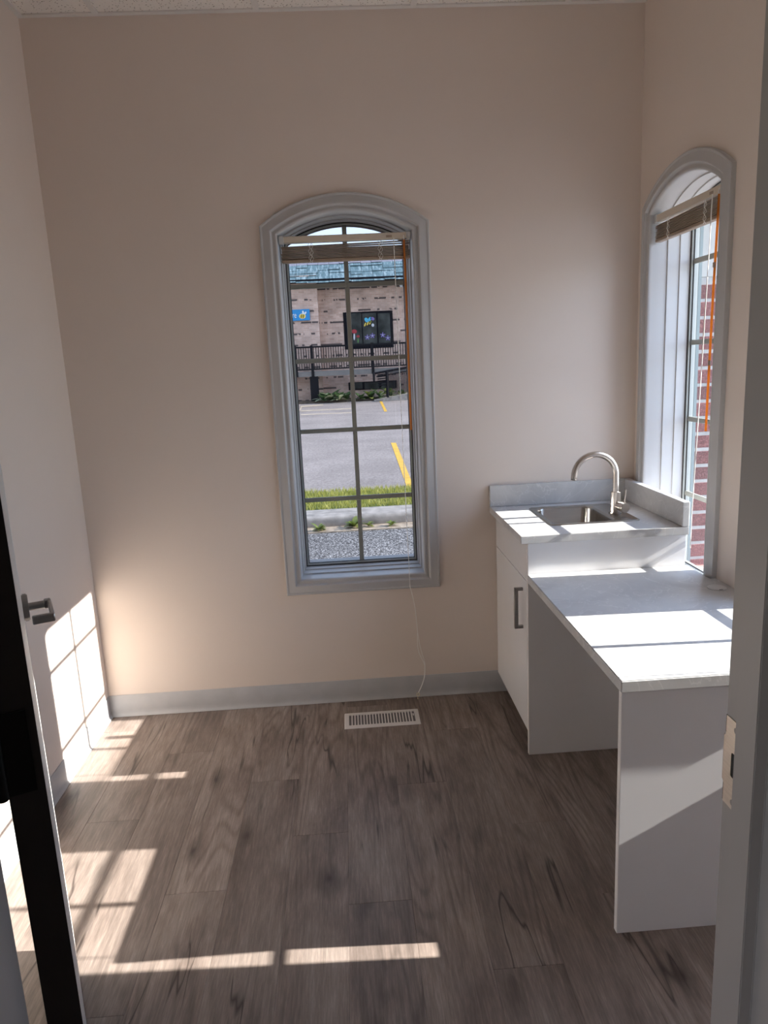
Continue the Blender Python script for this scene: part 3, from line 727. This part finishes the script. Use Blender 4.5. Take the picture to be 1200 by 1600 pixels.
tube('strike_lip', [(sx_ - .0016 + .0028 * (1 - math.cos(a)) , -2.2395 - to.y + .0042 * math.sin(a), 0) for a in (0, .01)], .0001, 'strike', stp, 3) if False else None
bm = bmesh.new(); prev = None
for k in range(5):
    a = k / 4 * 1.25
    row = [bm.verts.new((sx_ - .0016 + .005 * (1 - math.cos(a)), -2.2397 - to.y + .006 * math.sin(a), ZS + s * .032)) for s in (-1, 1)]
    if prev: bm.faces.new((prev[0], prev[1], row[1], row[0]))
    prev = row
fin('strike_lip', bm, 'strike', stp, smooth=True)
box('latch_hole_shade', (sx_ - .0004, -2.2705 - to.y, ZS - .017), (sx_ - .00005, -2.2575 - to.y, ZS + .017), 'dark', stp)  # thin dark sheet, painted as the shade in the latch hole
for s in (-1, 1):
    cyl('screw', (sx_ - .0024, -2.266 - to.y, ZS + s * .051), (sx_ - .0017, -2.266 - to.y, ZS + s * .051), .0042, 'darknickel', stp, 14)
    z0 = ZS + s * .049; box('cutout_shade', (sx_ - .0006, -2.2424 - to.y, z0 - .0125), (sx_ - .00005, -2.2396 - to.y, z0 + .0125), 'dark', stp)  # dark patches painted as the shade in the frame cutouts

PHI = math.atan2(.905, -.425)
dd = empty('door_1', (.724, -2.20, 0), PHI); tag(dd, 'open door seen edge-on at the left, black hinge edge and lever handle', 'door', kind='structure')
DLEN, DTH = .92, .0445
box('leaf', (.0021, 0, .009), (DLEN, DTH, 2.12), 'doorface', dd, .0012)
box('hinge_edge', (0, .0004, .0095), (.002, DTH - .0004, 2.1195), 'dooredge', dd)
box('latch_edge_highlight', (DLEN - .0008, -.0006, .01), (DLEN + .0006, .0012, 2.119), 'edge', dd)  # pale strip stands in for the bright highlight on the latch-edge bevel
# lever handle on the visible face (local -y)
HX, HZ = DLEN - .068, .993
ro = cyl('lever_rose', (HX, -.0003, HZ), (HX, -.013, HZ), .0330, 'darknickel', dd, 36, .0025)
cyl('lever_neck', (HX, -.0132, HZ), (HX, -.046, HZ), .0095, 'darknickel', ro, 20)
bm = bmesh.new()
add_box(bm, (HX - .006, -.062, HZ - .0105), (HX + .013, -.0465, HZ + .0105), .002, 1)
add_box(bm, (HX - .118, -.0625, HZ - .0100), (HX - .0045, -.0535, HZ + .0100), .002, 1)
add_box(bm, (HX - .1185, -.0626, HZ - .0101), (HX - .1085, -.0160, HZ + .0101), .002, 1)
fin('lever', bm, 'darknickel', ro, smooth=True)
for zc in (.27, 1.045, 1.86):
    hg = cyl('hinge', (-.006, DTH + .006, zc - .057), (-.006, DTH + .006, zc + .057), .0075, 'hinge', dd, 14, .001)
    box('hinge_leaf', (-.0022, .010, zc - .057), (-.0003, DTH + .004, zc + .057), 'hinge', hg)
    q = Matrix.Rotation(-PHI, 3, 'Z')
    a = q @ (Vector((RX0 + .001, Y0 - .03, 0)) - Vector((.724, -2.20, 0))); b = q @ (Vector((RX0 + .001, Y0 + .012, 0)) - Vector((.724, -2.20, 0)))
    n_ = (b - a).normalized().cross(Vector((0, 0, 1))) * .0018
    bm = bmesh.new(); vs = []
    for z in (zc - .057, zc + .057): vs += [bm.verts.new((p.x, p.y, z)) for p in (a, b, b + n_, a + n_)]
    for f in ((0, 1, 2, 3), (4, 5, 6, 7), (0, 1, 5, 4), (1, 2, 6, 5), (2, 3, 7, 6), (3, 0, 4, 7)): bm.faces.new([vs[i] for i in f])
    fin('hinge_leaf', bm, 'hinge', hg)

# ------------------------------------------------------------------ outdoors behind the back window
def px(x, y, D):
    """world point seen at photo pixel (x, y) on the plane D metres in front of the camera's y"""
    d = FWD + RIGHT * ((x - 600) / F_PX) - UP * ((y - 800) / F_PX); return CAM + d * (D / d.y)
ZG = -.25
def lot_z(y): return -.16 + (y - 6.55) * (.46 / 18.4)
o = box('ground', (-60, -40, ZG - .1), (60, 90, ZG - .03), 'lawn'); tag(o, 'ground around the building', 'ground', kind='structure')
o = box('driveway_strip', (-14, .29, ZG - .029), (14, 4.66, ZG), 'gravel'); tag(o, 'coarse dark asphalt strip just outside the back window', 'asphalt', kind='structure')
o = box('side_yard', (W + .29, -12, ZG - .029), (30, .285, ZG - .005), 'concrete'); tag(o, 'paved yard outside the right wall', 'pavement', kind='structure')
cbm = bmesh.new()
for i in range(9):
    add_box(cbm, (-6.7, 4.80, ZG - .02), (-3.71, 5.28, ZG + .125), .04, 3)
    break
cme = bpy.data.meshes.new('kerb_stone'); bmesh.ops.translate(cbm, verts=cbm.verts, vec=(6.7, 0, 0)); bmesh.ops.recalc_face_normals(cbm, faces=cbm.faces); cbm.to_mesh(cme); cbm.free(); cme.materials.append(M['concrete'])
for p in cme.polygons: p.use_smooth = True
cme.set_sharp_from_angle(angle=.6)
kb = empty('kerb', (0, 4.8, ZG)); tag(kb, 'concrete kerb between asphalt strip and grass', 'kerb', kind='structure')
for i in range(4):
    o = bpy.data.objects.new('kerb_section', cme); o.location = (-6.0 + i * 3.0, -4.8, -ZG); link(o, kb)
o = box('dirt_edge', (-6, 4.55, ZG - .01), (8, 4.80, ZG + .012), 'dirt'); tag(o, 'sandy dirt gathered along the kerb foot', 'dirt', kind='stuff')
# grass strip with blades
o = box('verge', (-8, 5.28, ZG - .02), (10, 6.5, ZG + .115), 'lawn'); tag(o, 'grass verge soil behind the kerb', 'ground', kind='structure')
bm = bmesh.new(); rg_ = random.Random(3)
for i in range(9000):
    x, y = rg_.uniform(-.6, 3.0), rg_.uniform(5.27, 6.56); h = rg_.uniform(.03, .075); a = rg_.uniform(0, 6.28); w_ = .006
    lx, ly = rg_.uniform(-.03, .03), rg_.uniform(-.03, .03)
    v = [bm.verts.new((x - w_ * math.cos(a), y - w_ * math.sin(a), ZG + .114)), bm.verts.new((x + w_ * math.cos(a), y + w_ * math.sin(a), ZG + .114)), bm.verts.new((x + lx, y + ly, ZG + .114 + h))]
    bm.faces.new(v)
o = fin('grass_blades', bm, 'blade', recalc=False); tag(o, 'sunlit green grass on the verge outside the back window', 'grass', kind='stuff')
def leaf_clump(name, loc, n, size, mat, label, group, spread=1.0, up=.6, seed=0, cat='plant'):
    r_ = random.Random(seed); t = empty(name, loc); tag(t, label, cat, group)
    for i in range(n):
        a = r_.uniform(0, 6.28); ln = size * r_.uniform(.6, 1.1); wd_ = ln * .22; el = r_.uniform(.2, 1.2) * up
        dx, dy = math.cos(a), math.sin(a); bm = bmesh.new()
        prev = None
        for k in range(5):
            s = k / 4; rr = ln * s * spread * math.cos(el * (1 - .5 * s)); z = ln * (s * math.sin(el) * 1.4 - .55 * s * s * .8) + .01
            ww = wd_ * math.sin(math.pi * (s * .88 + .06))
            row = [bm.verts.new((dx * rr - dy * ww, dy * rr + dx * ww, max(z, .004) + ww * .25)), bm.verts.new((dx * rr, dy * rr, max(z, .004))), bm.verts.new((dx * rr + dy * ww, dy * rr - dx * ww, max(z, .004) + ww * .25))]
            if prev:
                bm.faces.new((prev[0], prev[1], row[1], row[0])); bm.faces.new((prev[1], prev[2], row[2], row[1]))
            prev = row
        fin('leaf', bm, mat if not isinstance(mat, (list, tuple)) else mat[i % len(mat)], t, smooth=True)
    return t
for i, (xx, D, n, s, lb) in enumerate(((498, 7.70, 14, .13, 'low weed clump at the kerb foot, left of the window mullion'), (553, 7.76, 16, .17, 'taller weed clump at the kerb foot, middle of the window'), (576, 7.76, 9, .10, 'small weed just right of the tallest weed clump'), (612, 7.74, 12, .10, 'low dry weed clump at the kerb foot, right of the mullion'))):
    p = px(xx, 824, D); leaf_clump('weed_clump', (p.x, p.y, ZG + .011), int(n * 2.2), s * .75, 'weed', lb, 'weeds along the kerb', 1.0, .9, i + 20, 'weed')
# parking lot, gently rising
bm = bmesh.new(); ya, yb = 6.5, 25.4
v = [bm.verts.new(p) for p in ((-30, ya, lot_z(ya)), (30, ya, lot_z(ya)), (30, yb, lot_z(yb)), (-30, yb, lot_z(yb)), (-30, ya, ZG - .05), (30, ya, ZG - .05), (30, yb, ZG - .05), (-30, yb, ZG - .05))]
for f in ((0, 1, 2, 3), (4, 5, 6, 7), (0, 1, 5, 4), (1, 2, 6, 5), (2, 3, 7, 6), (3, 0, 4, 7)): bm.faces.new([v[i] for i in f])
lot = fin('parking_lot', bm, 'asphalt'); tag(lot, 'pale asphalt parking lot across from the back window', 'parking lot', kind='structure')
def on_lot(x, y):
    d = FWD + RIGHT * ((x - 600) / F_PX) - UP * ((y - 800) / F_PX); s = .46 / 18.4
    t = (-.16 + s * (CAM.y - 6.55) - CAM.z) / (d.z - s * d.y); return CAM + d * t
def line(pts, mat):
    poly('parking_line', [on_lot(*p) + Vector((0, 0, .004)) for p in pts], mat, lot, .004, (0, 0, -1))
line([(610.7, 692), (618.7, 692), (647, 762), (639, 770)], 'yellow')
line([(593, 627), (597, 627), (605, 643), (600.5, 643)], 'yellow')
line([(470, 634.5), (505, 632), (505, 633.3), (472, 636), (469, 642), (467.5, 642)], 'paleline')
line([(470, 641.5), (556, 637.5), (556, 638.7), (470, 643)], 'paleline')
line([(470, 647.5), (556, 644), (556, 645), (470, 648.7)], 'paleline')

# daycare building
DB = 28.0; YBLD = DB - 3.081
bl = empty('brick_building', (0, YBLD, lot_z(YBLD))); tag(bl, 'tan brick building with teal shingle roof across the parking lot', 'building')
bo_ = Vector((0, YBLD, lot_z(YBLD)))
def bb(name, lo, hi, mat, par=bl, bev=0): return box(name, Vector(lo) - bo_, Vector(hi) - bo_, mat, par, bev)
zr0 = px(540, 444, DB).z; zr1 = px(540, 400, DB + 1.0).z
xp = px(502, 560, DB - .6).x
bb('brick_wall', (xp, YBLD, .1), (14, YBLD + .3, zr0 + .3), 'brickfar')
bb('brick_pier', (-12, YBLD - .6, .1), (xp, YBLD + .3, zr0 + .3), 'brickfar')
bb('soffit', (-12, YBLD - .95, zr0 + .02), (14, YBLD + .3, zr0 + .12), 'bldframe')
rows_ = 9
for k in range(rows_):                       # overlapping shingle courses
    t0, t1 = k / rows_, (k + 1) / rows_
    ya_, yb_ = YBLD - 1.0 + 1.9 * t0, YBLD - 1.0 + 1.9 * t1; za, zb_ = zr0 + (zr1 - zr0) * t0, zr0 + (zr1 - zr0) * t1 + .02
    bm = bmesh.new()
    n = 60
    for i in range(n):
        x0 = -10 + i * .4; j = random.uniform(-.025, .025); h = random.uniform(0, .02)
        q = [(x0, ya_ - .05 - h, za + j), (x0 + .39, ya_ - .05 - h, za + j), (x0 + .39, yb_, zb_), (x0, yb_, zb_)]
        q2 = [(a, b + .06, c) for a, b, c in q]
        vs = [bm.verts.new(Vector(p) - bo_) for p in q + q2]
        for f in ((0, 1, 2, 3), (7, 6, 5, 4), (0, 1, 5, 4), (1, 2, 6, 5), (2, 3, 7, 6), (3, 0, 4, 7)): bm.faces.new([vs[i_] for i_ in f])
    o = fin('shingle_course', bm, 'roof' if k < 6 else 'roofgrey', bl)
bb('roof_deck', (-12, YBLD + .95, zr0), (14, YBLD + 6, zr1), 'roofgrey')
# three-light window with stickers
def bpt(x, y, off=0.0): return px(x, y, DB + off)
def rect(x0, x1, y0, y1, d0, d1, name, mat, par):
    a, b = px(x0, y1, DB), px(x1, y0, DB); return bb(name, (min(a.x, b.x), YBLD + d0, min(a.z, b.z)), (max(a.x, b.x), YBLD + d1, max(a.z, b.z)), mat, par)
bw_ = rect(539, 613, 485, 546, -.02, .10, 'window', 'bldframe', bl)
PX = [(543.5, 564), (568, 587.5), (592, 609)]
for a, b in PX: rect(a, b, 489, 538, -.035, -.0205, 'pane', 'darkglass', bw_)
def disc(cx_, cy_, rx, ry, mat, name, rot=0., n=14, off=-.045):
    pts = []
    for i in range(n):
        a = 2 * math.pi * i / n; u, v = rx * math.cos(a), ry * math.sin(a)
        pts.append(px(cx_ + u * math.cos(rot) - v * math.sin(rot), cy_ + u * math.sin(rot) + v * math.cos(rot), DB + off) - bo_)
    poly(name, pts, mat, bw_, .006)
for cx_, cy_, n_ in ((574, 527, 5), (582, 524.5, 5), (598, 523.5, 5), (606, 528, 5)):
    for k in range(n_):
        a = 2 * math.pi * k / n_ - 1.57; disc(cx_ + 2.4 * math.cos(a), cy_ + 2.4 * math.sin(a), 2.1, 1.0, 'purple', 'flower_sticker', a, 8)
    disc(cx_, cy_, 1.0, 1.0, 'decalwhite', 'flower_sticker', 0, 8, -.05)
disc(572.5, 500, 2.7, 4.0, 'beeblue', 'insect_sticker', -.5); disc(577.5, 499, 2.3, 4.0, 'beeblue', 'insect_sticker', .5)
for k in range(3): disc(570.5 + k * 4.0, 507 - k * 1.5, 1.15, 3.4, 'beeyellow', 'insect_sticker', .35)
disc(578.5, 503, 2.2, 1.8, 'weed', 'insect_sticker', 0)
disc(582, 498, 3.4, 2.6, 'purple', 'insect_sticker', .4); disc(582.5, 508, 2.2, 2.6, 'decalwhite', 'insect_sticker', 0)
disc(553.5, 518, 4.2, 3.4, 'red', 'mushroom_sticker', 0); disc(553.5, 526, 1.3, 5.5, 'decalwhite', 'mushroom_sticker', 0); disc(559.5, 525.5, 2.6, 2.0, 'red', 'mushroom_sticker', 0); disc(559.5, 532, .9, 4, 'decalgreen', 'mushroom_sticker', 0)
lw = rect(545, 620, 594, 610, -.03, .05, 'basement_window', 'bldframe', bl)
for a, b in ((548, 566), (570, 592), (596, 617)): rect(a, b, 597, 608, -.045, -.031, 'pane', 'darkglass', lw)
rect(624.5, 628.5, 445, 449, -.12, -.001, 'wall_lamp', 'signwhite', bl)

# sign on the pier
DS = DB - .64
def spx(x, y, off=0.0): return px(x, y, DS + off)
a, b = spx(425, 503), spx(483.5, 483)
sg = empty('wall_sign', ((a.x + b.x) / 2, DS - 3.081 - .04, a.z)); tag(sg, 'blue sign with white letters and a yellow bee on the brick pier', 'sign')
sgo = Vector(sg.location)
box('sign_panel', Vector((a.x, DS - 3.081 - .04, a.z)) - sgo, Vector((b.x, DS - 3.081 + .035, b.z)) - sgo, 'signblue', sg, .004)
tcv = bpy.data.curves.new('lettering', 'FONT'); tcv.body = 're'; tcv.size = .30; tcv.extrude = .006
tob = bpy.data.objects.new('tmp_text', tcv); COL.objects.link(tob)
bpy.context.view_layer.update()
tme = bpy.data.meshes.new_from_object(tob.evaluated_get(bpy.context.evaluated_depsgraph_get()))
bpy.data.objects.remove(tob); tme.materials.clear(); tme.materials.append(M['signwhite']); tme.name = 'lettering'
lt = bpy.data.objects.new('lettering', tme); lp = spx(456.8, 497.0); lt.location = Vector((lp.x, DS - 3.081 - .05, lp.z)) - sgo; lt.rotation_euler = (math.pi / 2, 0, 0); lt.scale = (.62, 1, 1); link(lt, sg)
def sdisc(cx_, cy_, rx, ry, mat, rot, off):
    pts = []
    for i in range(14):
        t = 2 * math.pi * i / 14; u, v = rx * math.cos(t), ry * math.sin(t)
        pts.append(spx(cx_ + u * math.cos(rot) - v * math.sin(rot), cy_ + u * math.sin(rot) + v * math.cos(rot), off) - sgo)
    poly('bee_emblem', pts, mat, sg, .005)
sdisc(472.5, 494, 5.4, 4.2, 'signwhite', 0, -.052); sdisc(472.5, 494, 4.8, 3.7, 'beeyellow', 0, -.058)
for u in (-1.6, 1.4): sdisc(472.5 + u, 494.2, .55, 3.2, 'bldframe', .15, -.064)
sdisc(473.5, 488.2, 1.5, 3.0, 'signwhite', -.2, -.062); sdisc(477.0, 489.2, 1.4, 2.6, 'signwhite', .5, -.062)

# raised walkway with railing
DW = 26.6; YW = DW - 3.081
wk = empty('raised_walkway', (0, YW, lot_z(YW))); tag(wk, 'raised grey walkway with black baluster railing along the brick building', 'walkway')
wko = Vector((0, YW, lot_z(YW)))
def wb(name, lo, hi, mat, par=wk): return box(name, Vector(lo) - wko, Vector(hi) - wko, mat, par)
zt, zbm, zd0, zd1 = px(550, 538, DW).z, px(550, 574, DW).z, px(550, 585.5, DW).z, px(550, 577.5, DW).z
xl, xr = -7.0, px(640, 560, DW).x + 1.2
wb('deck_slab', (xl, YW, zd0), (xr, YW + .70, zd1), 'deck')
wb('top_rail', (xl, YW - .02, zt - .06), (xr, YW + .05, zt), 'black_metal'); wb('bottom_rail', (xl, YW - .01, zbm - .03), (xr, YW + .03, zbm + .02), 'black_metal')
x = xl + .05; bmz = None
while x < xr:
    if bmz is None:
        o = wb('baluster', (x, YW, zbm), (x + .026, YW + .025, zt - .06), 'black_metal'); bmz = (o.data, x)
    else:
        o = bpy.data.objects.new('baluster', bmz[0]); o.location = (x - bmz[1], 0, 0); link(o, wk)
    x += .09
for pxx in (462, 487.5, 582): 
    p = px(pxx, 560, DW); wb('rail_post', (p.x - .05, YW - .05, zd0 if pxx != 487.5 else zd0), (p.x + .05, YW - .021, zt + .03), 'black_metal')
p = px(491, 600, DW); wb('support_post', (p.x - .15, YW + .02, lot_z(YW) + .001), (p.x + .15, YW + .32, zd0), 'black_metal')
# lower ramp in front
DR = 25.8; YR = DR - 3.081
rmp = empty('access_ramp', (0, YR, lot_z(YR))); tag(rmp, 'lower sloping ramp with black railings at the right of the walkway', 'ramp')
ro_ = Vector((0, YR, lot_z(YR)))
def seg(name, a, b, r, par=rmp, mat='black_metal'): return tube(name, [a - ro_, b - ro_], r, mat, par, 6)
A, B = px(582, 584, DR), px(650, 571.5, DR); seg('handrail', A, B, .045)
A2, B2 = px(588, 588.5, DR), px(650, 577.5, DR); seg('handrail', A2, B2, .022)
C_, D_ = px(590, 622, DR), px(650, 608, DR)
for k in range(22):
    t = k / 21; s = A.lerp(B, .30 + .70 * t); e = C_.lerp(D_, .18 + .82 * t); seg('baluster', s, Vector((s.x, s.y, max(e.z, lot_z(YR) + .05))), .014)
for pxx, y0, y1 in ((584, 583, 596), (604.5, 580, 621)):
    a_, b_ = px(pxx, y0, DR - .05), px(pxx, y1, DR - .05); seg('rail_post', a_, Vector((a_.x, a_.y, max(b_.z, lot_z(YR) + .002))), .045)
for k in range(6):
    a_, b_ = px(590, 585.5 + k * 3.4, DR - .05), px(603, 584 + k * 3.4, DR - .05); seg('side_bar', a_, b_, .022)
q0, q1 = px(585, 622.5, DR), px(655, 612, DR)
rmpbm = bmesh.new(); vs = []
for yy in (YR + .02, YR + 1.0):
    vs += [rmpbm.verts.new(Vector(p) - ro_) for p in ((q0.x, yy, lot_z(YR) + .005), (q1.x, yy, lot_z(YR) + .005), (q1.x, yy, max(q1.z, lot_z(YR) + .2)), (q0.x, yy, lot_z(YR) + .06))]
for f in ((0, 1, 2, 3), (4, 5, 6, 7), (0, 1, 5, 4), (1, 2, 6, 5), (2, 3, 7, 6), (3, 0, 4, 7)): rmpbm.faces.new([vs[i] for i in f])
fin('ramp_slab', rmpbm, 'concrete', rmp)
# planting bed at the foot of the building
o = box('planting_bed', (-6, YR + .6, lot_z(YR) - .02), (9, YBLD - .62, lot_z(YBLD) + .03), 'soil'); tag(o, 'dark mulch bed at the foot of the brick building', 'soil', kind='structure')
zb0 = lot_z(YBLD) + .03
for i, (xx, D, n, s, mt, lb) in enumerate(((505, 26.35, 26, .55, ['leaf', 'leaf', 'leafpale'], 'dark hosta with pale leaves just right of the black support post'), (516, 26.5, 26, .60, ['leaf', 'leaf', 'leaf', 'leafpale'], 'dark leafy hosta in front of the tan brick, second from the post'), (530, 26.3, 24, .52, ['leaf', 'leafpale', 'leaf'], 'hosta with pale edges left of the window mullion'), (541, 26.5, 20, .45, ['leaf', 'leaf'], 'small dark hosta next to the mullion, left side'), (563, 26.4, 20, .42, ['leaf', 'leaf'], 'small dark hosta next to the mullion, right side'), (578, 26.5, 22, .48, ['leaf', 'leaf', 'weed'], 'dark hosta below the basement window'), (594, 26.4, 22, .50, ['weed', 'leafpale', 'leaf'], 'bright hosta in front of the ramp railing'), (610, 26.5, 22, .50, ['weed', 'leafpale', 'leaf'], 'sunlit hosta behind the tall ramp post'), (628, 26.5, 20, .46, ['weed', 'leaf'], 'sunlit hosta at the right edge of the window view'))):
    p = px(xx, 612, D); leaf_clump('hosta', (p.x, p.y, zb0), n, s * .8, mt, lb, 'hostas along the brick building', 1.0, 1.0, i + 40)
